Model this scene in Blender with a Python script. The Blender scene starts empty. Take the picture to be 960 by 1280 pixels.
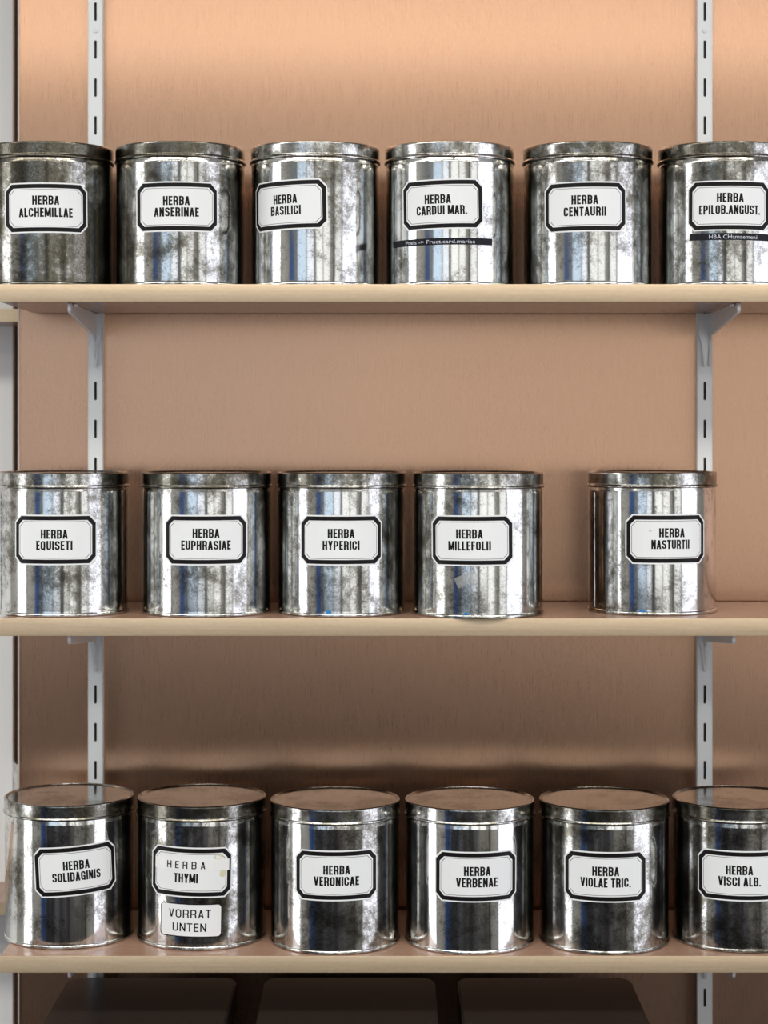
import bpy, bmesh, math, random
from mathutils import Vector, Matrix

C = bpy.context.scene.collection
SC = bpy.context.scene
PI = math.pi

# ------------------------------------------------------------------ camera, light, exposure
F = 2445.0                     # focal length in pixels of the 960 px wide frame
EYE = 1.85                     # eye height
CAMY = -2.55                   # the copper wall is the plane y = 0
cam_d = bpy.data.cameras.new('camera')
cam = bpy.data.objects.new('camera', cam_d); C.objects.link(cam)
cam.location = (0, CAMY, EYE); cam.rotation_euler = (PI/2, 0, 0)
cam_d.sensor_fit = 'HORIZONTAL'; cam_d.sensor_width = 36.0
cam_d.lens = F/960*36.0
cam_d.shift_y = -100/960
cam_d.clip_start = 0.01; cam_d.clip_end = 50
cam_d.dof.use_dof = True; cam_d.dof.focus_distance = 2.335; cam_d.dof.aperture_fstop = 5.0
SC.camera = cam

W = bpy.data.worlds.new('world'); SC.world = W; W.use_nodes = True
W.node_tree.nodes['Background'].inputs[0].default_value = (.75, .85, 1, 1)
W.node_tree.nodes['Background'].inputs[1].default_value = 0.3
SC.view_settings.view_transform = 'Standard'; SC.view_settings.look = 'None'
SC.view_settings.gamma = 1.0; SC.view_settings.use_curve_mapping = False
SC.view_settings.exposure = 0.0

def area(name, loc, rot, sx, sy, power, col):
    l = bpy.data.lights.new(name, 'AREA'); l.shape = 'RECTANGLE'; l.size = sx; l.size_y = sy
    l.energy = power; l.color = col
    o = bpy.data.objects.new(name, l); C.objects.link(o); o.location = loc; o.rotation_euler = rot
    return o
# radiance of an area lamp = power / (pi * area) ; "rad" below is that radiance
def window_light(name, loc, rot, sx, sy, rad, col):
    return area(name, loc, rot, sx, sy, rad*PI*sx*sy, col)
RX0, RX1, RY0 = -3.2, 2.7, -5.2          # the room: left wall, right wall, wall behind the camera
HR = 3.05                                # ceiling height
# daylight through the tall shop windows of the room: (wall, from, to, low, high, radiance, colour)
WINDOWS = [('L', -1.75, -.80, .12, 2.8, 3.2, (.97, .98, 1)),
           ('R', -3.80, -2.50, .95, 2.9, 1.0, (1, .97, .92)),
           ('R', -2.38, -.60, .12, 2.9, 1.7, (.90, .90, 1)),
           ('B', -2.95, -1.30, 1.22, 3.0, 0.92, (.66, .82, 1)),
           ('B', -1.18, -.14, 1.22, 3.0, 1.08, (.92, .95, 1)),
           ('B', .14, 1.30, 1.22, 3.0, 1.08, (1, .98, .90)),
           ('B', 1.42, 2.60, .80, 3.0, 1.05, (1, .97, .90))]
for wl, a0, a1, z0, z1, rad, col in WINDOWS:
    m_ = (a0+a1)/2
    loc, rot = {'L': ((RX0-.05, m_, (z0+z1)/2), (PI/2, 0, -PI/2)), 'R': ((RX1+.05, m_, (z0+z1)/2), (PI/2, 0, PI/2)),
                'B': ((m_, RY0-.05, (z0+z1)/2), (PI/2, 0, 0))}[wl]
    window_light('window_daylight', loc, rot, a1-a0, z1-z0, rad, col)
# a row of wide fluorescent ceiling lamps; nearer row added to brighten the labels
LAMPS = [(-1.5, -3.0), (.05, -3.0), (1.6, -3.0), (-2.1, -1.55), (-.55, -1.55), (1.0, -1.55)]
for lx, ly in LAMPS:
    window_light('ceiling_and_fill_light', (lx, ly, HR-.075), (0, 0, 0), 1.4, .40, 6.8 if ly < -2 else 11.0, (1, .95, .88))

# ------------------------------------------------------------------ node helpers
def new_mat(name):
    m = bpy.data.materials.new(name); m.use_nodes = True
    nt = m.node_tree; b = nt.nodes['Principled BSDF']
    return m, nt, b
def nd(nt, t, **kw):
    n = nt.nodes.new(t)
    for k, v in kw.items():
        if k in n.inputs: n.inputs[k].default_value = v
        else: setattr(n, k, v)
    return n
def lk(nt, a, b): nt.links.new(a, b)
def coords(nt, scale=(1, 1, 1), loc=(0, 0, 0)):
    tc = nd(nt, 'ShaderNodeTexCoord'); mp = nd(nt, 'ShaderNodeMapping')
    mp.inputs['Scale'].default_value = scale; mp.inputs['Location'].default_value = loc
    lk(nt, tc.outputs['Object'], mp.inputs['Vector']); return mp.outputs[0]
def noise(nt, vec, scale, detail=4, rough=.5, dist=0):
    n = nd(nt, 'ShaderNodeTexNoise'); n.inputs['Scale'].default_value = scale
    n.inputs['Detail'].default_value = detail; n.inputs['Roughness'].default_value = rough
    n.inputs['Distortion'].default_value = dist
    lk(nt, vec, n.inputs['Vector']); return n.outputs[0]
def ramp(nt, fac, stops):
    r = nd(nt, 'ShaderNodeValToRGB'); e = r.color_ramp.elements
    while len(e) < len(stops): e.new(.5)
    for i, (p, c) in enumerate(stops):
        e[i].position = p; e[i].color = (c if len(c) == 4 else (*c, 1))
    lk(nt, fac, r.inputs[0]); return r.outputs[0]
def math_n(nt, op, a, b):
    n = nd(nt, 'ShaderNodeMath', operation=op)
    for i, v in enumerate((a, b)):
        if isinstance(v, (int, float)): n.inputs[i].default_value = v
        else: lk(nt, v, n.inputs[i])
    return n.outputs[0]
def g(v): return (v, v, v)
def bump(nt, b, h, strength, dist):
    n = nd(nt, 'ShaderNodeBump'); n.inputs['Strength'].default_value = strength; n.inputs['Distance'].default_value = dist
    lk(nt, h, n.inputs['Height']); lk(nt, n.outputs[0], b.inputs['Normal'])
def plain(name, col, rough=.5, metal=0.0, spec=.5):
    m, nt, b = new_mat(name)
    b.inputs['Base Color'].default_value = (*col, 1); b.inputs['Roughness'].default_value = rough
    b.inputs['Metallic'].default_value = metal; b.inputs['Specular IOR Level'].default_value = spec
    return m

# ------------------------------------------------------------------ materials
def copper_mat():
    m, nt, b = new_mat('brushed_copper_laminate')
    v = coords(nt, (900, 900, 22)); n1 = noise(nt, v, 1, 3, .6)
    v2 = coords(nt, (2, 2, 2)); n2 = noise(nt, v2, 1.5, 3, .5)
    v3 = coords(nt, (900, 900, 120)); n3 = noise(nt, v3, 1, 2, .5)
    s = math_n(nt, 'ADD', math_n(nt, 'MULTIPLY', n1, .6), math_n(nt, 'ADD', math_n(nt, 'MULTIPLY', n3, .25), math_n(nt, 'MULTIPLY', n2, .15)))
    lk(nt, ramp(nt, s, [(.15, (.46, .272, .175)), (.85, (.585, .362, .24))]), b.inputs['Base Color'])
    b.inputs['Metallic'].default_value = .94
    lk(nt, ramp(nt, s, [(.3, g(.26)), (.7, g(.30))]), b.inputs['Roughness'])
    b.inputs['Anisotropic'].default_value = .92; b.inputs['Anisotropic Rotation'].default_value = .25
    t = nd(nt, 'ShaderNodeTangent', direction_type='RADIAL', axis='X'); lk(nt, t.outputs[0], b.inputs['Tangent'])
    pass
    return m
M = {}
M['copper'] = copper_mat()
def wood_mat(name, c0, c1, rough, spec=.4):
    m, nt, b = new_mat(name)
    v = coords(nt, (14, 300, 300)); n1 = noise(nt, v, 1, 4, .6, .4)
    v2 = coords(nt, (150, 150, 400)); n2 = noise(nt, v2, 1, 2, .5)
    s = math_n(nt, 'ADD', math_n(nt, 'MULTIPLY', n1, .65), math_n(nt, 'MULTIPLY', n2, .35))
    lk(nt, ramp(nt, s, [(.3, c0), (.7, c1)]), b.inputs['Base Color'])
    b.inputs['Roughness'].default_value = rough; b.inputs['Specular IOR Level'].default_value = spec
    return m
M['edge'] = wood_mat('beige_edge_band', (.57, .435, .285), (.69, .545, .375), .42, .4)
M['edge'].node_tree.nodes['Principled BSDF'].inputs['Metallic'].default_value = .45
M['board'] = wood_mat('brown_laminate_board', (.34, .205, .145), (.43, .27, .19), .24, .5)
M['white_metal'] = plain('white_lacquered_steel', (.80, .83, .83), .35)
M['grey_metal'] = plain('pale_grey_pressed_steel', (.64, .64, .65), .35, .3)
M['lit_edge_metal'] = plain('lit_steel_edge', (.92, .92, .92), .3, .1)  # paler than the arm: light on the steel edges put into colour
M['slot_shade'] = plain('rail_inside_shade', (.02, .035, .035), .6)  # shade inside the slots put into a near-black colour
M['paper'] = plain('white_label_paper', (.84, .865, .87), .38, 0, .35)
M['ink'] = plain('black_label_ink', (.008, .006, .007), .4, 0, .15)
M['line'] = plain('grey_label_line', (.22, .20, .21), .5)
M['tape'] = plain('off_white_tape', (.87, .88, .87), .3, 0, .45)
M['stain'] = plain('yellowed_glue_stain', (.70, .65, .44), .5)
M['strip'] = plain('black_embossing_tape', (.014, .014, .020), .35, 0, .12)
M['strip_ink'] = plain('pale_tape_lettering', (.62, .66, .74), .5)
M['blue'] = plain('blue_mark_colour', (.03, .22, .55), .4)
def clear_tape():
    m, nt, b = new_mat('yellowed_clear_tape')
    b.inputs['Base Color'].default_value = (.62, .63, .60, 1); b.inputs['Roughness'].default_value = .4
    b.inputs['Alpha'].default_value = .32; return m
M['clear'] = clear_tape()

def tin_mat(seed, tarnish, rough=.2, depth=1.0):
    """tinplate, bright where it is clean, blotchy grey-brown where it has tarnished"""
    rnd = random.Random(seed)
    m, nt, b = new_mat('tarnished_tinplate')
    off = (rnd.uniform(-9, 9), rnd.uniform(-9, 9), rnd.uniform(-9, 9))
    v = coords(nt, (1, 1, 1), off)
    big = noise(nt, v, 17, 3, .55, .5)
    mid = noise(nt, v, 85, 6, .74, .3)
    fine = noise(nt, v, 420, 4, .7)
    sv = coords(nt, (260, 260, 5), off); streak = noise(nt, sv, 1, 2, .5)
    s = math_n(nt, 'ADD', math_n(nt, 'MULTIPLY', big, .40), math_n(nt, 'MULTIPLY', mid, .36))
    s = math_n(nt, 'ADD', s, math_n(nt, 'MULTIPLY', fine, .24))
    s = math_n(nt, 'ADD', math_n(nt, 'MULTIPLY', math_n(nt, 'SUBTRACT', s, .5), 2.7), .5+(tarnish-.5)*.75)
    mask = ramp(nt, s, [(.44, g(0)), (.56, g(.25)), (.68, g(.65)), (.84, g(1))])
    if depth < 1: mask = math_n(nt, 'ADD', math_n(nt, 'MULTIPLY', mask, depth*1.1), .62)  # darker base in place of a dim reflection on the lid tops
    mx = nd(nt, 'ShaderNodeMix', data_type='RGBA')
    lk(nt, mask, mx.inputs[0])
    clean = ramp(nt, mid, [(.3, (.68, .68, .65)), (.7, (.83, .835, .83))])
    dark = ramp(nt, fine, [(.32, (.055, .050, .040)), (.75, (.22, .205, .16))])
    lk(nt, clean, mx.inputs[6]); lk(nt, dark, mx.inputs[7])
    lk(nt, mx.outputs[2], b.inputs['Base Color'])
    b.inputs['Metallic'].default_value = 1.0
    r = math_n(nt, 'ADD', math_n(nt, 'MULTIPLY', mask, .075), math_n(nt, 'ADD', math_n(nt, 'MULTIPLY', streak, .08), rough-.04))
    lk(nt, r, b.inputs['Roughness'])
    wav = coords(nt, (1, 1, .45), off); wv = noise(nt, wav, 26, 2, .5)
    h = math_n(nt, 'ADD', math_n(nt, 'MULTIPLY', wv, 1.0), math_n(nt, 'MULTIPLY', fine, .04))
    bump(nt, b, h, .07, .0035)
    return m

# ------------------------------------------------------------------ object helpers
def mesh_obj(name, bm, mats, parent=None, smooth=None, loc=None):
    me = bpy.data.meshes.new(name); bm.to_mesh(me); bm.free()
    for m in (mats if isinstance(mats, (list, tuple)) else [mats]): me.materials.append(m)
    if smooth is not None:
        me.shade_smooth(); me.set_sharp_from_angle(angle=math.radians(smooth))
    o = bpy.data.objects.new(name, me); C.objects.link(o)
    if parent: o.parent = parent
    if loc: o.location = loc
    return o
def thing(name, label, cat, loc, group=None, rz=0):
    o = bpy.data.objects.new(name, None); C.objects.link(o); o.location = loc; o.rotation_euler = (0, 0, rz)
    o.empty_display_size = .02
    o['label'] = label; o['category'] = cat
    if group: o['group'] = group
    return o
def struct(name, bm, mats):
    o = mesh_obj(name, bm, mats); o['kind'] = 'structure'; return o
def add_box(bm, x0, x1, y0, y1, z0, z1, mat=0, bevel=0, seg=2):
    r = bmesh.ops.create_cube(bm, size=1, matrix=Matrix.Translation(((x0+x1)/2, (y0+y1)/2, (z0+z1)/2)) @ Matrix.Diagonal((x1-x0, y1-y0, z1-z0, 1)))
    vs = r['verts']; fs = {f for v in vs for f in v.link_faces}
    for f in fs: f.material_index = mat
    if bevel:
        es = {e for v in vs for e in v.link_edges}
        bmesh.ops.bevel(bm, geom=list(es), offset=bevel, segments=seg, affect='EDGES', profile=.5)
def box(*a, **k):
    bm = bmesh.new(); add_box(bm, *a, **k); return bm
def lathe(prof, n=96, close_bottom=False, close_top=False):
    bm = bmesh.new(); rings = []
    for r, z in prof:
        if r < 1e-6: rings.append([bm.verts.new((0, 0, z))])
        else: rings.append([bm.verts.new((r*math.sin(2*PI*i/n), -r*math.cos(2*PI*i/n), z)) for i in range(n)])
    for a, b in zip(rings, rings[1:]):
        for i in range(n):
            j = (i+1) % n
            if len(a) == 1 and len(b) == 1: continue
            if len(a) == 1: bm.faces.new((a[0], b[j], b[i]))
            elif len(b) == 1: bm.faces.new((a[i], a[j], b[0]))
            else: bm.faces.new((a[i], a[j], b[j], b[i]))
    bmesh.ops.recalc_face_normals(bm, faces=bm.faces)
    return bm
def prism(bm, pts, axis, a0, a1, mat=0):
    """extrude the 2D outline pts along an axis: 'X' uses (y, z), 'Z' uses (x, y)"""
    def P(p, a): return (a, p[0], p[1]) if axis == 'X' else (p[0], p[1], a)
    lo = [bm.verts.new(P(p, a0)) for p in pts]; hi = [bm.verts.new(P(p, a1)) for p in pts]
    fs = [bm.faces.new(lo), bm.faces.new(list(reversed(hi)))]
    n = len(pts)
    for i in range(n): fs.append(bm.faces.new((lo[i], hi[i], hi[(i+1) % n], lo[(i+1) % n])))
    for f in fs: f.material_index = mat
    bmesh.ops.recalc_face_normals(bm, faces=fs)

# pixel helpers (layout was measured on the photograph; they give real positions at real depths)
def px(x, d): return (x-480)/F*d
def pz(y, d): return EYE-(y-540)/F*d

# ------------------------------------------------------------------ the room
bm = box(-.4752, 1.6, 0, .016, 0, HR); struct('wall_back', bm, M['copper'])
bm = box(-.4772, -.4752, -.0012, .016, 0, HR); struct('trim_1', bm, plain('panel_edge_highlight', (.60, .50, .43), .35))  # panel edge strip, its highlight put into the pale colour
M['white_wall'] = plain('white_wall_paint', (.92, .92, .91), .75)
M['far_copper'] = plain('brown_side_board', (.30, .195, .14), .35, .3)
xl = px(15.8, 2.93)
xl = px(15.8, 2.72)
bm = box(RX0, xl, .17, .44, 0, HR); struct('wall_left', bm, M['white_wall'])
bm = box(xl+.0005, -.2, .38, .44, 0, HR); add_box(bm, xl+.0002, xl+.0022, .1705, .3795, 0, HR); struct('trim_2', bm, M['far_copper'])
M['floor'] = plain('grey_blue_linoleum', (.03, .032, .036), .45)
bm = box(RX0, RX1, RY0, .5, -.05, 0); struct('floor', bm, M['floor'])
M['ceiling'] = plain('pale_grey_ceiling', (.62, .61, .58), .8)
bm = box(RX0, RX1, RY0, .5, HR, HR+.05); struct('ceiling', bm, M['ceiling'])
M['room_wall'] = plain('room_wall_paint', (.5, .49, .45), .8)
M['dark_post_and_figure'] = plain('dark_brown_post_and_figure', (.035, .028, .024), .6)
M['sill'] = plain('added_cupboard_front', (.05, .05, .055), .5)
M['blue_reflection_panel'] = plain('blue_reflection_panel', (.04, .13, .42), .5)
def wall_with_windows(name, wl):
    """a wall of the room with its window openings left free"""
    bm = bmesh.new()
    def b(u0, u1, z0, z1):
        if wl == 'L': add_box(bm, RX0-.1, RX0, u0, u1, z0, z1)
        elif wl == 'R': add_box(bm, RX1, RX1+.1, u0, u1, z0, z1)
        else: add_box(bm, u0, u1, RY0-.1, RY0, z0, z1)
    u, e = (RY0, .5) if wl in 'LR' else (RX0, RX1)
    for w in sorted(w for w in WINDOWS if w[0] == wl):
        b(u, w[1], 0, HR); b(w[1], w[2], 0, w[3]); b(w[1], w[2], w[4], HR); u = w[2]
    b(u, e, 0, HR)
    struct(name, bm, M['room_wall'])
wall_with_windows('wall_room_left', 'L')
wall_with_windows('wall_room_right', 'R')
wall_with_windows('wall_room_rear', 'B')
bm = box(RX0+.001, RX0+.05, -4.45, -3.3, 0, 2.6); struct('reflection_panel_1', bm, M['blue_reflection_panel'])  # added unseen panel, gives the blue stripe mirrored in the tins
xs = [RX0+.06, -2.3, -1.75, -1.1, -.5, .05, .5, 1.1, 1.36]             # low unseen cupboards, added; greys varied for streaks mirrored in the tins
for i, gr in enumerate((.08, .035, .15, .05, .10, .035, .15)):
    bm = box(xs[i], xs[i+1]-.004, RY0+.001, RY0+.45, 0, 1.18)
    struct('trim_%d' % (20+i), bm, plain('added_cupboard_front', (gr, gr, gr*1.12), .5))
n = 3
for x0, x1, y0, y1, *zz in ((-1.30, -1.18, RY0+.001, RY0+.06, 1.185), (-.14, .14, RY0+.001, RY0+.06, 1.185), (1.30, 1.42, RY0+.001, RY0+.06, 1.185),
                       (RX1-.06, RX1-.001, -4.25, -3.82), (RX1-.06, RX1-.001, -2.49, -2.39), (RX0+.001, RX0+.06, -1.95, -1.77), (-.09, .09, -3.15, -3.0)):  # last post is added, standing in for the dark figure at the camera
    bm = box(x0, x1, y0, y1, zz[0] if zz else 0, 2.95); struct('trim_%d' % n, bm, M['dark_post_and_figure']); n += 1

# ------------------------------------------------------------------ shelf rails
PITCH = 47.4*2.54/F
RAILS = [(px(119.4, 2.54), 'white slotted wall rail on the left, beside the highlighted panel edge'),
         (px(881, 2.54), 'white slotted wall rail on the right')]
def slotted_plate(w, z0, z1, slots, sw, sh, y0, th):
    bm = bmesh.new()
    def cell(xa, xb, za, zb): add_box(bm, xa, xb, y0, y0+th, za, zb)
    cell(-w/2, -sw/2, z0, z1); cell(sw/2, w/2, z0, z1)
    z = z0
    for s in slots:
        cell(-sw/2, sw/2, z, s); z = s+sh
    cell(-sw/2, sw/2, z, z1)
    # rounded slot ends
    for s in slots:
        for top in (0, 1):
            for sgn in (-1, 1):
                pts = [(sgn*sw/2, 0)]
                for k in range(5):
                    a = PI/2*k/4; pts.append((sgn*sw/2*math.cos(a), (1-math.sin(a))*0+sw/2*math.sin(a)))
                zc = s+sw/2 if not top else s+sh-sw/2
                d = 1 if top else -1
                prof = [(sgn*sw/2, zc+d*sw/2)] + [(p[0], zc+d*p[1]) for p in pts[1:]]
                vs = [bm.verts.new((p[0], y0, p[1])) for p in prof]
                try: bm.faces.new(vs if sgn*d < 0 else vs[::-1])
                except ValueError: pass
    return bm
for X, lab in RAILS:
    t = thing('wall_rail', lab, 'shelf rail', (X, 0, .02), 'slotted rails on the copper wall')
    zt = HR-.06
    slots = []
    k = -6
    while True:
        top = pz(3+47.4*k, 2.54)-.02; z = top-.0242
        if z < .05: break
        if top < zt-.03: slots.append(z)
        k += 1
    slots.sort()
    w = 17.6/960*960*2.54/F
    mesh_obj('front_plate', slotted_plate(w, 0, zt, slots, .0034, .0242, -.0105, .0012), M['white_metal'], t)
    bm = bmesh.new()
    for s in (-1, 1): add_box(bm, s*w/2-.0006, s*w/2+.0006, -.0105, -.0002, 0, zt)
    mesh_obj('side_flange', bm, M['white_metal'], t)
    mesh_obj('slot_shade_filler', box(-w/2+.001, w/2-.001, -.004, -.0003, 0.001, zt-.001), M['slot_shade'], t)  # dark filler painted as the shade behind the slots
    for yy in (38, 38+47.4*12):
        zs = pz(yy, 2.54)-.02
        bm = lathe([(0, .0012), (.0012, .0012), (.0014, .0016), (.0034, .0012), (.0038, .0004), (.0038, -.0005)], 20)
        bmesh.ops.rotate(bm, verts=bm.verts, cent=(0, 0, 0), matrix=Matrix.Rotation(PI/2, 3, 'X'))
        mesh_obj('screw', bm, M['white_metal'], t, 40, (0, -.0105, zs))

# ------------------------------------------------------------------ shelves
D_F = 2.315                                   # camera distance of the shelf fronts
YF = CAMY+D_F                                 # -0.235
YB = -.0125
SHELVES = [(pz(355.2, D_F), pz(377.2, D_F), 'top'), (pz(773.2, D_F), pz(795, D_F), 'middle'), (pz(1195.3, D_F), pz(1216, D_F), 'bottom')]
XL = px(0, D_F)-.0005
SHL = {'top': 'beige-edged wooden shelf board, the top one, under HERBA ALCHEMILLAE to HERBA EPILOB.ANGUST.',
       'middle': 'beige-edged wooden shelf board, the middle one, carrying five tins with a wide gap',
       'bottom': 'beige-edged wooden shelf board, the bottom one, above the dark boxes'}
ROWZ = []
def shelf(z1, z0, label):
    t = thing('shelf_board', label, 'shelf', ((XL+1.35)/2, 0, z0), 'wooden shelf boards')
    hw = (1.35-XL)/2; h = z1-z0
    mesh_obj('board', box(-hw, hw, YF+.0016, YB, 0, h, bevel=.0004, seg=1), M['board'], t)
    mesh_obj('edge_band', box(-hw, hw, YF, YF+.0016, 0, h, bevel=.0006, seg=2), M['edge'], t, 40)
    return t
for z1, z0, nm in SHELVES:
    shelf(z1, z0, SHL[nm]); ROWZ.append(z1)

# brackets
def bracket(X, zs, label, sgn, dx=0):
    t = thing('shelf_bracket', label, 'bracket', (X+dx, -.0117, zs), 'steel shelf brackets')
    L = .205
    pts = [(0, -.0008), (-L+.004, -.0008), (-L+.0012, -.0018), (-L, -.0045), (-L+.0008, -.0090), (-L+.004, -.0112),
           (-.014, -.0285), (-.006, -.036), (-.0015, -.068), (0, -.070)]
    bm = bmesh.new(); prism(bm, pts, 'X', -.0013, .0013)
    bmesh.ops.bevel(bm, geom=list(bm.edges), offset=.0004, segments=1, affect='EDGES')
    mesh_obj('arm_plate', bm, M['grey_metal'], t)
    # folded rim around nose and lower edge, lit look put into its paler colour
    rim = [(-L+.026, -.0008), (-L+.004, -.0008), (-L+.0012, -.0018), (-L, -.0045), (-L+.0008, -.0090), (-L+.004, -.0112), (-.014, -.0285)]
    bm = bmesh.new()
    wid = .0030
    prev = None
    for i, p in enumerate(rim):
        a = Vector(rim[max(i-1, 0)]); b = Vector(rim[min(i+1, len(rim)-1)]); d = (b-a).normalized()
        n = Vector((-d.y, d.x)); q = Vector(p)+n*-.0007; r_ = Vector(p)+n*.0007
        vs = [bm.verts.new((s, c.x, c.y)) for s, c in ((-wid/2+sgn*.0012, q), (wid/2+sgn*.0012, q), (wid/2+sgn*.0012, r_), (-wid/2+sgn*.0012, r_))]
        if prev:
            for j in range(4): bm.faces.new((prev[j], prev[(j+1) % 4], vs[(j+1) % 4], vs[j]))
        else: bm.faces.new(vs)
        prev = vs
    bm.faces.new(prev[::-1]); bmesh.ops.recalc_face_normals(bm, faces=bm.faces)
    mesh_obj('rim', bm, M['lit_edge_metal'], t)
    # saddle: folded part that hugs the rail and tapers down to the slot
    bm = bmesh.new()
    w0, w1 = .0088, .0018
    outl = [(-w0, 0), (w0, 0), (w0, -.026), (w0*.55, -.040), (w1, -.069), (-w1, -.069), (-w0*.55, -.040), (-w0, -.026)]
    vs0 = [bm.verts.new((x-dx, -.0026, z-.0008)) for x, z in outl]; vs1 = [bm.verts.new((x-dx, .0011, z-.0008)) for x, z in outl]
    bm.faces.new(vs0); bm.faces.new(vs1[::-1])
    for i in range(len(outl)): bm.faces.new((vs0[i], vs1[i], vs1[(i+1) % 8], vs0[(i+1) % 8]))
    bmesh.ops.recalc_face_normals(bm, faces=bm.faces)
    bmesh.ops.bevel(bm, geom=list(bm.edges), offset=.0006, segments=2, affect='EDGES')
    mesh_obj('saddle', bm, M['grey_metal'], t, 40)
    # little lip under the shelf near the nose
    mesh_obj('fixing_lip', box(-.0016-sgn*.0040, .0016-sgn*.0040, -L+.012, -L+.030, -.0032, -.0006, bevel=.0006), M['lit_edge_metal'], t)
    return t
for (z1, z0, nm) in SHELVES:
    for X, s, dn in ((RAILS[0][0], -1, 'left'), (RAILS[1][0], 1, 'right')):
        if nm == 'bottom': lab = 'grey steel shelf bracket, only its nose showing under the bottom shelf, on the %s rail' % dn
        else: lab = 'grey steel shelf bracket under the %s shelf on the %s rail' % (nm, dn)
        bracket(X, z0, lab, s, .006 if (nm == 'top' and s == 1) else 0)

# ------------------------------------------------------------------ neighbouring shelf unit, set back on the far left
def far_shelf(y_top, y_bot, label):
    d = 2.6; z1 = pz(y_top, d); z0 = pz(y_bot, d); y0 = CAMY+d
    t = thing('shelf_board', label, 'shelf', (-.86, y0, z0), 'shelf boards of the set-back unit')
    bm = box(-.46, xl+.86, .0016, .1185, 0, z1-z0); add_box(bm, xl+.8605, .46, .0016, .315, 0, z1-z0)
    mesh_obj('board', bm, M['board'], t)
    mesh_obj('edge_band', box(-.46, .46, 0, .0016, 0, z1-z0), M['edge'], t)
    return z1
far_shelf(386, 402, 'end of a set-back beige shelf at the left frame edge, just below the top shelf')
zfar = far_shelf(1128, 1144, 'end of a set-back beige shelf at the left frame edge, behind tin HERBA SOLIDAGINIS')

# ------------------------------------------------------------------ lettering
GW, ST = .55, .215
def arc(cx, cy, r, a0, a1, n=5):
    return [(cx+r*math.cos(math.radians(a0+(a1-a0)*i/n)), cy+r*math.sin(math.radians(a0+(a1-a0)*i/n))) for i in range(n+1)]
def glyphs(ST=ST, q=.17):
    h = ST/2; hb = .42*ST; l, r = h, GW-h; b, t = hb, 1-hb; m = .5
    G = {}
    def V(x, y0=0, y1=1): return [(x, y0), (x, y1)]
    G['H'] = ([V(l), V(r), [(l, m), (r, m)]], GW)
    G['E'] = ([V(l), [(l, t), (.43, t)], [(l, .51), (.39, .51)], [(l, b), (.43, b)]], .44)
    G['F'] = ([V(l), [(l, t), (.43, t)], [(l, .51), (.39, .51)]], .43)
    G['L'] = ([V(l), [(l, b), (.42, b)]], .42)
    G['I'] = ([V(l)], ST)
    G['T'] = ([V(.24), [(0, t), (.48, t)]], .48)
    bowl = lambda y0, y1: [(l, y1)] + arc(r-q*.8, y1-q*.8, q*.8, 90, 0) + arc(r-q*.8, y0+q*.8, q*.8, 0, -90) + [(l, y0)]
    G['P'] = ([V(l), bowl(.44, t)], GW)
    G['R'] = ([V(l), bowl(.47, t), [(r-.07, .50), (r-.01, .30), (r+.005, 0)]], GW)
    G['B'] = ([V(l), bowl(.51, t), bowl(b, .51)], GW)
    G['D'] = ([V(l), [(l, t)] + arc(r-q, t-q, q, 90, 0) + arc(r-q, b+q, q, 0, -90) + [(l, b)]], GW)
    rr = arc(r-q, t-q, q, 0, 90) + arc(l+q, t-q, q, 90, 180) + arc(l+q, b+q, q, 180, 270) + arc(r-q, b+q, q, 270, 360)
    G['O'] = ([rr + [rr[0]]], GW)
    G['Q'] = ([rr + [rr[0]], [(r-.13, .22), (r+.06, -.03)]], GW+.02)
    G['C'] = ([[(r, .63)] + arc(r-q, t-q, q, 0, 90) + arc(l+q, t-q, q, 90, 180) + arc(l+q, b+q, q, 180, 270) + arc(r-q, b+q, q, 270, 360) + [(r, .37)]], GW)
    G['G'] = ([[(r, .66)] + arc(r-q, t-q, q, 0, 90) + arc(l+q, t-q, q, 90, 180) + arc(l+q, b+q, q, 180, 270) + arc(r-q, b+q, q, 270, 360) + [(r, .46), (.27, .46)], V(r, 0, .3)], GW)
    G['S'] = ([[(r, .69)] + arc(r-q, t-q, q, 0, 90) + arc(l+q, t-q, q, 90, 180) + arc(l+q, .69, q, 180, 235) + arc(r-q, .33, q, 55, 0) + arc(r-q, b+q, q, 0, -90) + arc(l+q, b+q, q, 270, 180) + [(l, .31)]], GW)
    G['U'] = ([[(l, 1)] + arc(l+q, b+q, q, 180, 270) + arc(r-q, b+q, q, 270, 360) + [(r, 1)]], GW)
    G['A'] = ([[(.085, 0), (.255, .97)], [(.455, 0), (.285, .97)], [(.17, .27), (.37, .27)]], .54)
    G['V'] = ([[(.085, 1), (.255, .03)], [(.455, 1), (.285, .03)]], .54)
    G['Y'] = ([[(.09, 1), (.27, .42)], [(.45, 1), (.27, .42)], V(.27, 0, .46)], .54)
    G['M'] = ([V(.08), V(.60), [(.11, .97), (.34, .10)], [(.57, .97), (.34, .10)]], .68)
    G['N'] = ([V(l), V(r), [(l+.01, .95), (r-.01, .05)]], GW)
    G['.'] = ([[(.085, 0), (.085, .17)]], .17)
    G[' '] = ([], .20)
    return G
GL = glyphs(); GL_PLAIN = glyphs(.14, .2)
KERN = .085
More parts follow.
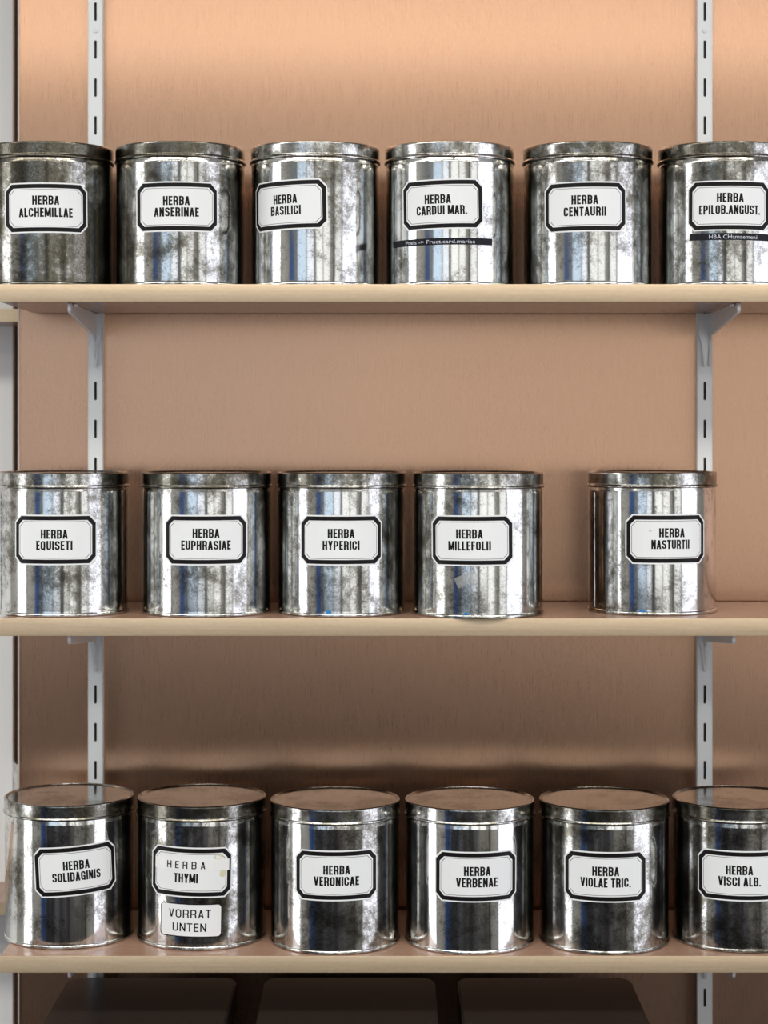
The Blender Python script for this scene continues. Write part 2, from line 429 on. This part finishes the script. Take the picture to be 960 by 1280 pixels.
def stroke(path, w):
    """quads along a path, mitred"""
    pts = [Vector(p) for p in path]; closed = (pts[0]-pts[-1]).length < 1e-6
    if closed: pts = pts[:-1]
    n = len(pts); L = []; R = []
    for i, p in enumerate(pts):
        a = pts[i-1] if (i > 0 or closed) else None
        b = pts[(i+1) % n] if (i < n-1 or closed) else None
        d1 = (p-a).normalized() if a is not None and (p-a).length > 1e-7 else None
        d2 = (b-p).normalized() if b is not None and (b-p).length > 1e-7 else None
        d = (d1+d2).normalized() if d1 and d2 else (d1 or d2)
        nn = Vector((-d.y, d.x)); k = 1.0
        if d1 and d2: k = 1/max(.5, nn.dot(Vector((-d1.y, d1.x))))
        # horizontal bars are a little thinner than stems
        ww = w*(1-.16*abs(d.x))
        L.append(p+nn*ww/2*k); R.append(p-nn*ww/2*k)
    out = []
    for i in range(n if closed else n-1):
        j = (i+1) % n; out.append([tuple(L[i]), tuple(L[j]), tuple(R[j]), tuple(R[i])])
    return out
def word_polys(s, width, cap, cx, cy, glyph=None, weight=None, gap=KERN):
    """polygons (in label metres) of a word set in capitals, width fitted, even stroke weight"""
    glyph = glyph or GL; tot = sum(glyph[ch][1]+gap for ch in s)-gap; sx = width/tot; weight = weight or ST*(cap+sx)/2*.93; polys = []; x = 0
    for ch in s:
        st, w = glyph[ch]
        for p in st: polys += stroke([(cx-width/2+(a+x)*sx, cy-cap/2+b_*cap) for a, b_ in p], weight)
        x += w+gap
    return polys
_cache = {}
def font_polys(s, width, cap, cx, cy, spacing=1.0, bold=0.0):
    """polygons of a word in the plain built-in sans"""
    cu = bpy.data.curves.new('lettering', 'FONT'); cu.body = s; cu.space_character = spacing; cu.offset = bold; cu.resolution_u = 3
    o = bpy.data.objects.new('lettering', cu); C.objects.link(o)
    dg = bpy.context.evaluated_depsgraph_get(); me = bpy.data.meshes.new_from_object(o.evaluated_get(dg))
    vs = [(v.co.x, v.co.y) for v in me.vertices]; fs = [[vs[i] for i in p.vertices] for p in me.polygons]
    bpy.data.objects.remove(o); bpy.data.curves.remove(cu); bpy.data.meshes.remove(me)
    x0 = min(v[0] for v in vs); x1 = max(v[0] for v in vs)
    capn = .73
    sx = width/(x1-x0); sy = cap/capn
    return [[(cx-width/2+(a-x0)*sx, cy-cap/2+b_*sy) for a, b_ in p] for p in fs]

# wrapped (cylindrical) meshes
R_BODY = .0785
class Wrap:
    """maps flat label coordinates (a along the arc, h up) to the tin surface"""
    def __init__(s, phi, zc, tilt): s.phi, s.zc, s.c, s.s = phi, zc, math.cos(tilt), math.sin(tilt)
    def __call__(s, a, h, lift):
        a, h = a*s.c-h*s.s, a*s.s+h*s.c
        th = s.phi+a/R_BODY; r = R_BODY+lift
        return (r*math.sin(th), -r*math.cos(th), s.zc+h)
def rounded(w, h, c, cut=True, seg=5):
    """half outlines: octagon with cut corners or rounded rectangle, as sorted columns (x, ylow, yhigh)"""
    cols = []
    if cut: xs = [-w/2, -w/2+c] + [-w/2+c+(w-2*c)*i/14 for i in range(1, 14)] + [w/2-c, w/2]
    else:
        xs = [-w/2+c*(1-math.cos(PI/2*i/seg)) for i in range(seg+1)] + [-w/2+c+(w-2*c)*i/12 for i in range(1, 12)] + [w/2-c+c*math.sin(PI/2*i/seg) for i in range(seg+1)]
    for x in xs:
        e = w/2-abs(x)
        if cut: hh = h/2-max(0, c-e)
        else: hh = h/2-(c-math.sqrt(max(0, c*c-(c-e)**2)) if e < c else 0)
        cols.append((x, -hh, hh))
    return cols
def wrap_plate(bm, wr, w, h, c, lift, mat, cut=True, cx=0, cy=0, skirt=False):
    cols = rounded(w, h, c, cut)
    lo = [bm.verts.new(wr(x+cx, y0+cy, lift)) for x, y0, y1 in cols]; hi = [bm.verts.new(wr(x+cx, y1+cy, lift)) for x, y0, y1 in cols]
    for i in range(len(cols)-1):
        f = bm.faces.new((lo[i], lo[i+1], hi[i+1], hi[i])); f.material_index = mat
    if skirt:
        loop = [(x, y0) for x, y0, y1 in cols] + [(x, y1) for x, y0, y1 in reversed(cols)]
        top = lo + hi[::-1]; bot = [bm.verts.new(wr(x+cx, y+cy, -.0001)) for x, y in loop]
        n = len(loop)
        for i in range(n):
            j = (i+1) % n
            f = bm.faces.new((top[i], bot[i], bot[j], top[j])); f.material_index = mat
def wrap_polys(bm, wr, polys, lift, mat=0):
    for p in polys:
        # split into short pieces so it follows the curve
        vs = [bm.verts.new(wr(a, h, lift)) for a, h in p]
        try: f = bm.faces.new(vs); f.material_index = mat
        except ValueError: pass

# ------------------------------------------------------------------ tins
HT = .1722
R_TIN = .0805
BODY_PROF = [(0, .0012), (.074, .0012), (.0755, .0002), (.0782, 0), (.0795, .0010), (.0797, .0026), (.0793, .0040), (.0786, .0048), (R_BODY, .0062), (R_BODY, .0072),
             (R_BODY, .05), (R_BODY, .10), (R_BODY, .1466), (R_BODY, .1475), (R_BODY, .1500), (.0780, .1515), (.0778, .160)]
LID_PROF = [(.0779, .1535), (.0795, .1534), (.0803, .1541), (.0805, .1550), (.0803, .1559), (.0796, .1566), (.0793, .1575), (.0793, .1583), (.0793, .1680), (.0793, .1688), (.0794, .1700),
            (.0792, .1712), (.0784, .1720), (.0774, .1722), (.0766, .1718), (.0762, .1710), (.0755, .1706), (.0745, .1706), (.05, .1708), (0, .1711)]
LW, LH, LC = .1050, .0600, .0088

class T: pass
def make_tin(row, cx, front_px_depth, word, wpx, label_px, label_y, tilt, tarnish, label, seed, rough=.11, herba=(0, .0070), second=(0, -.0065), lidt=None, cap=.0110):
    zf = front_px_depth; zc = zf+R_TIN
    X = px(cx, zc); Y = CAMY+zc; Z = ROWZ[row]
    t = thing('herb_tin', label, 'tin', (X, Y, Z), 'round herb tins on the shelves')
    alpha = math.atan2(-X, zc)
    m = tin_mat(seed, tarnish, rough)
    mesh_obj('body', lathe(BODY_PROF, 128), m, t, 35)
    ml = tin_mat(seed+50, tarnish+.2 if lidt is None else lidt, .14)
    lbm = lathe(LID_PROF, 128)
    for f in lbm.faces:
        if f.normal.z > .9 and f.calc_center_median().z > .17 and f.calc_center_median().xy.length < .076: f.material_index = 1
    mesh_obj('lid', lbm, [ml, tin_mat(seed+90, .52, .085, .5)], t, 35)
    u = max(-.98, min(.98, (label_px-cx)/80.3))
    phi = math.asin(u)+alpha
    # label height: read at the front of the tin
    d = zc-R_BODY*math.cos(phi-alpha)
    zl = pz(label_y, d)-Z
    wr = Wrap(phi, zl, math.radians(tilt))
    bm = bmesh.new()
    e = .00006
    wrap_plate(bm, wr, LW, LH, LC, .0003, 0, skirt=True)
    wrap_plate(bm, wr, LW-.0034, LH-.0034, LC-.0006, .0003+e, 1)
    wrap_plate(bm, wr, LW-.0132, LH-.0132, LC-.0030, .0003+2*e, 0)
    wrap_plate(bm, wr, LW-.0158, LH-.0158, LC-.0026, .0003+3*e, 2)
    wrap_plate(bm, wr, LW-.0171, LH-.0171, LC-.0028, .0003+4*e, 0)
    lab = mesh_obj('label', bm, [M['paper'], M['ink'], M['line']], t)
    bm = bmesh.new()
    if word != 'THYMI': wrap_polys(bm, wr, word_polys('HERBA', .0318, cap, *herba), .0003+5.5*e)
    wrap_polys(bm, wr, word_polys(word, wpx*.000965, cap, *second), .0003+5.5*e)
    if word == 'NASTURTII': wrap_polys(bm, wr, [[(-.0232, .0096), (-.0203, .0096), (-.0203, .0101), (-.0232, .0101)]], .0003+5.5*e)
    mesh_obj('lettering', bm, M['ink'], lab)
    t2 = T(); t2.o = t; t2.lab = lab; t2.wr = wr; t2.alpha = alpha; t2.zc = zc; t2.cx = cx; t2.Z = Z; t2.row = row
    return t2
def at_px(tn, x, y):
    phi = math.asin(max(-.99, min(.99, (x-tn.cx)/80.3)))+tn.alpha
    d = tn.zc-R_BODY*math.cos(phi-tn.alpha)
    return phi, pz(y, d)-tn.Z

G1 = 2.328
TINS = {}
specs = [
 # row, cx, front distance, word, width px, label x, label y, tilt, tarnish, label text
 (0, 60.5, G1, 'ALCHEMILLAE', 67, 57.2, 259.5, .6, .97, 'dark heavily tarnished tin labelled HERBA ALCHEMILLAE at the left end of the top shelf'),
 (0, 225.5, G1, 'ANSERINAE', 56, 220.5, 258, .3, .66, 'mottled tin labelled HERBA ANSERINAE, second on the top shelf'),
 (0, 394, G1, 'BASILICI', 42, 361-4, 256.3, 1.2, .50, 'bright tin labelled HERBA BASILICI with its label turned left'),
 (0, 562, G1, 'CARDUI MAR.', 64, 551.5, 255, 1.2, .49, 'bright tin labelled HERBA CARDUI MAR. with a black strip below its label'),
 (0, 734.5, G1, 'CENTAURII', 53, 731, 258, .3, .64, 'stained tin labelled HERBA CENTAURII, second from the right on the top shelf'),
 (0, 903.5, G1, 'EPILOB.ANGUST.', 77, 912.5, 256.8, -.4, .66, 'tin labelled HERBA EPILOB.ANGUST. with a black strip, right end of the top shelf'),
 (1, 79.5, 2.325, 'EQUISETI', 45, 68, 675, 0, .61, 'tin labelled HERBA EQUISETI at the left end of the middle shelf'),
 (1, 258.5, 2.322, 'EUPHRASIAE', 62, 257.5, 675.3, 0, .61, 'tin labelled HERBA EUPHRASIAE, second on the middle shelf'),
 (1, 427, 2.325, 'HYPERICI', 46, 426.3, 675.5, 0, .61, 'tin labelled HERBA HYPERICI with a small blue mark at its base'),
 (1, 597.5, 2.306, 'MILLEFOLII', 53, 589, 676, .4, .61, 'tin labelled HERBA MILLEFOLII with a scrap of clear tape below its label'),
 (1, 814.8, 2.344, 'NASTURTII', 49.5, 835, 674, 0, .53, 'tin labelled HERBA NASTURTII standing apart at the right of the middle shelf'),
 (2, 86.5, 2.341, 'SOLIDAGINIS', 61, 95.5, 1089, 3.3, .60, 'tin labelled HERBA SOLIDAGINIS with a tilted label, left end of the bottom shelf'),
 (2, 252.3, 2.336, 'THYMI', 30.5, 237, 1090.5, -1.2, .72, 'dark tin labelled HERBA THYMI with a second label VORRAT UNTEN'),
 (2, 419, 2.3165, 'VERONICAE', 56.5, 420.7, 1095, 0, .62, 'tin labelled HERBA VERONICAE, third on the bottom shelf'),
 (2, 587, 2.3170, 'VERBENAE', 52, 596.3, 1096.5, -.2, .48, 'bright clean tin labelled HERBA VERBENAE, fourth on the bottom shelf'),
 (2, 755, 2.3165, 'VIOLAE TRIC.', 62.5, 757, 1096.8, 0, .72, 'blotchy tin labelled HERBA VIOLAE TRIC., fifth on the bottom shelf'),
 (2, 921.7, 2.325, 'VISCI ALB.', 52, 924.3, 1095.5, 0, .74, 'tin labelled HERBA VISCI ALB. at the right end of the bottom shelf'),
]
for i, s in enumerate(specs):
    kw = {}
    if s[3] == 'ALCHEMILLAE': kw = dict(herba=(0, .0090), second=(0, -.0055))
    if s[3] == 'CARDUI MAR.': kw = dict(herba=(-.004, .0062), second=(0, -.0070))
    if s[3] == 'EPILOB.ANGUST.': kw = dict(herba=(0, .0095), second=(0, -.0048))
    if s[3] == 'CENTAURII': kw = dict(herba=(0, .0082), second=(0, -.0058))
    if s[3] == 'NASTURTII': kw = dict(herba=(.0045, .0078), second=(.0033, -.0062))
    if s[3] == 'THYMI': kw = dict(second=(-.0042, -.0068))
    if s[3] in ('HYPERICI', 'EUPHRASIAE'): kw = dict(herba=(0, .0082), second=(0, -.0060))
    if s[3] in ('MILLEFOLII',): kw = dict(herba=(-.002, .0080), second=(-.002, -.0060))
    TINS[s[3]] = make_tin(*s, seed=11+i, **kw)

# black embossed strips
def strip(tn, x0, x1, y0, y1, text, tx0, tx1, tilt, cap):
    p0, z0 = at_px(tn, x0, (y0+y1)/2); p1, _ = at_px(tn, x1, (y0+y1)/2); pm = (p0+p1)/2
    _, zc = at_px(tn, tn.cx+80.3*math.sin(pm-tn.alpha), (y0+y1)/2)
    wr = Wrap(pm, zc, math.radians(tilt)); w = (p1-p0)*R_BODY; h = (y1-y0)*.00095
    bm = bmesh.new(); wrap_plate(bm, wr, w, h, .0002, .0004, 0, skirt=True)
    st = mesh_obj('strip_label', bm, M['strip'], tn.o); st['label'] = 'narrow black strip label with pale lettering'
    a0 = (at_px(tn, tx0, y0)[0]-pm)*R_BODY; a1 = (at_px(tn, tx1, y0)[0]-pm)*R_BODY
    bm = bmesh.new(); wrap_polys(bm, wr, font_polys(text, a1-a0, cap, (a0+a1)/2, 0), .00055)
    mesh_obj('lettering', bm, M['strip_ink'], st)
strip(TINS['CARDUI MAR.'], 492.5, 614, 297.5, 306, 'Preis -> Fruct.card.mariae', 508.5, 593, .5, .0046)
strip(TINS['EPILOB.ANGUST.'], 863.3, 962, 291.3, 300, 'HBA CHamaemenii', 887, 945.5, -.6, .0050)

# thyme tin: tape with retyped HERBA, stains, second label
tn = TINS['THYMI']; wr = tn.wr
bm = bmesh.new(); wrap_plate(bm, wr, .0945, .0136, .0003, .00075, 0, cx=.0012, cy=.0090, skirt=True)
tp = mesh_obj('tape', bm, M['tape'], tn.lab); tp['label'] = 'strip of white tape across the label'
bm = bmesh.new(); wrap_polys(bm, wr, word_polys('HERBA', .0475, .0086, -.0045, .0088, GL_PLAIN, .0014, .42), .00086)
mesh_obj('lettering', bm, M['ink'], tn.lab)
bm = bmesh.new()
for (cx_, cy_, rx, ry) in ((.0345, .0185, .0062, .0028), (.0405, -.0005, .0040, .0056)):
    rnd = random.Random(5); pts = []
    for k in range(14):
        a = 2*PI*k/14; q = rnd.uniform(.8, 1.15); pts.append((min(cx_+rx*q*math.cos(a), .0438), min(cy_+ry*q*math.sin(a), .0213)))
    wrap_polys(bm, wr, [pts], .00058)
mesh_obj('stain', bm, M['stain'], tn.lab)
p, z = at_px(tn, 237.6, 1150.5); wr2 = Wrap(p, z, math.radians(-1.0))
bm = bmesh.new()
wrap_plate(bm, wr2, .0775, .0400, .0050, .0003, 1, cut=False, skirt=True)
wrap_plate(bm, wr2, .0750, .0376, .0042, .00036, 0, cut=False)
l2 = mesh_obj('label', bm, [M['paper'], M['ink']], tn.o); l2['label'] = 'small rounded white label reading VORRAT UNTEN'
bm = bmesh.new()
wrap_polys(bm, wr2, word_polys('VORRAT', .0520, .0100, -.0008, .0080, GL_PLAIN, .00165, .12), .00045)
wrap_polys(bm, wr2, word_polys('UNTEN', .0415, .0100, -.0008, -.0082, GL_PLAIN, .00165, .12), .00045)
mesh_obj('lettering', bm, M['ink'], l2)

# scrap of clear tape on the millefolii tin, blue marks, seams
tn = TINS['MILLEFOLII']; p, z = at_px(tn, 583.5, 724); wr3 = Wrap(p, z, math.radians(24))
bm = bmesh.new(); wrap_plate(bm, wr3, .0270, .0130, .0006, .0004, 0, skirt=True)
tp = mesh_obj('tape', bm, M['clear'], tn.o); tp['label'] = 'scrap of yellowed clear tape'
for nm, x, y, w, h in (('HYPERICI', 411.5, 765.5, .0080, .0060), ('MILLEFOLII', 583, 768, .0070, .0048), ('NASTURTII', 803, 764.5, .0100, .0055)):
    tn = TINS[nm]; p, z = at_px(tn, x, y); wq = Wrap(p, z, 0); rnd = random.Random(len(nm))
    pts = [(w/2*math.cos(2*PI*k/12)*rnd.uniform(.75, 1.1), h/2*math.sin(2*PI*k/12)*rnd.uniform(.7, 1.1)) for k in range(12)]
    bm = bmesh.new(); wrap_polys(bm, wq, [pts], .0003); mk = mesh_obj('blue_mark', bm, M['blue'], tn.o); mk['label'] = 'small blue mark'  # irregular flat blue patch low on the tin
for nm, x in (('NASTURTII', 743.5), ('EQUISETI', 3.0)):
    tn = TINS[nm]; p, z = at_px(tn, x, 690); bm = bmesh.new()
    for k in range(2):
        pr = [(-.0011, 0), (-.0007, .0006), (.0007, .0006), (.0011, 0)]
        wq = Wrap(p+k*.0, 0, 0)
    lo = [bm.verts.new(wq(a, .0065, l)) for a, l in pr]; hi = [bm.verts.new(wq(a, .1470, l)) for a, l in pr]
    for i in range(3): bm.faces.new((lo[i], lo[i+1], hi[i+1], hi[i]))
    mesh_obj('seam', bm, tn.o.children[0].data.materials[0], tn.o, 30)

# far tin on the set-back shelf: only a sliver shows
t = thing('herb_tin', 'unlabelled tin far back behind HERBA SOLIDAGINIS, only a thin sliver showing', 'tin', (px(16.3, 2.705)+R_TIN, CAMY+2.705, zfar), 'tins on the set-back shelf')
mf = tin_mat(99, .6)
mesh_obj('body', lathe(BODY_PROF, 64), mf, t, 35); mesh_obj('lid', lathe(LID_PROF, 64), mf, t, 35)

# ------------------------------------------------------------------ dark boxes below the bottom shelf
def box_mat():
    m, nt, b = new_mat('dark_brown_lacquered_tin')
    v = coords(nt, (3, 3, 3)); n = noise(nt, v, 1, 2, .4)
    lk(nt, ramp(nt, n, [(.3, (.022, .017, .015)), (.7, (.027, .021, .018))]), b.inputs['Base Color'])
    lk(nt, ramp(nt, n, [(.3, g(.26)), (.7, g(.32))]), b.inputs['Roughness']); return m
M['box'] = box_mat(); M['box_rim'] = plain('pale_box_rim', (.12, .09, .075), .35, .4)  # lid rim is paler than the box
def rrect(x0, x1, y0, y1, r, n=6):
    P = []
    for cx_, cy_, a in ((x1-r, y1-r, 0), (x0+r, y1-r, 90), (x0+r, y0+r, 180), (x1-r, y0+r, 270)): P += arc(cx_, cy_, r, a, a+90, n)
    return P
ZTOP = pz(1221.5, 2.505); ZLOW = ZTOP-.30
for xa, xb, lab in ((86, 297, 'dark brown lidded box under the bottom shelf, leftmost of three'),
                    (332, 543, 'dark brown lidded box under the bottom shelf, middle of three'),
                    (571, 787, 'dark brown lidded box under the bottom shelf, rightmost of three')):
    d = 2.505; x0, x1 = px(xa, d), px(xb, d); cxm = (x0+x1)/2; hw = (x1-x0)/2; dep = .27
    t = thing('storage_box', lab, 'box', (cxm, CAMY+d-dep/2, ZLOW), 'dark boxes under the bottom shelf')
    bm = bmesh.new(); prism(bm, rrect(-hw+.003, hw-.003, -dep/2+.003, dep/2-.003, .018), 'Z', 0, .29); mesh_obj('body', bm, M['box'], t, 40)
    bm = bmesh.new(); prism(bm, rrect(-hw, hw, -dep/2, dep/2, .02), 'Z', .262, .30)
    es = [e for e in bm.edges if all(abs(v.co.z-.30) < 1e-5 for v in e.verts)]
    bmesh.ops.bevel(bm, geom=es, offset=.0022, segments=2, affect='EDGES')
    for f in bm.faces:
        if .3 < f.normal.z < .97: f.material_index = 1
    mesh_obj('lid', bm, [M['box'], M['box_rim']], t, 40)
shelf(ZLOW, ZLOW-.0205, 'wooden shelf board under the three dark boxes')

# ------------------------------------------------------------------ ceiling lamps, with the added nearer row
for lx, ly in LAMPS:
    t = thing('ceiling_and_fill_lamp', 'long white fluorescent ceiling lamp above the shelves, the nearer row added as fill', 'lamp', (lx, ly, HR), 'fluorescent ceiling lamps')
    bm = box(-.65, .65, -.09, .09, -.06, -.0005, bevel=.004); mesh_obj('housing', bm, M['white_metal'], t)
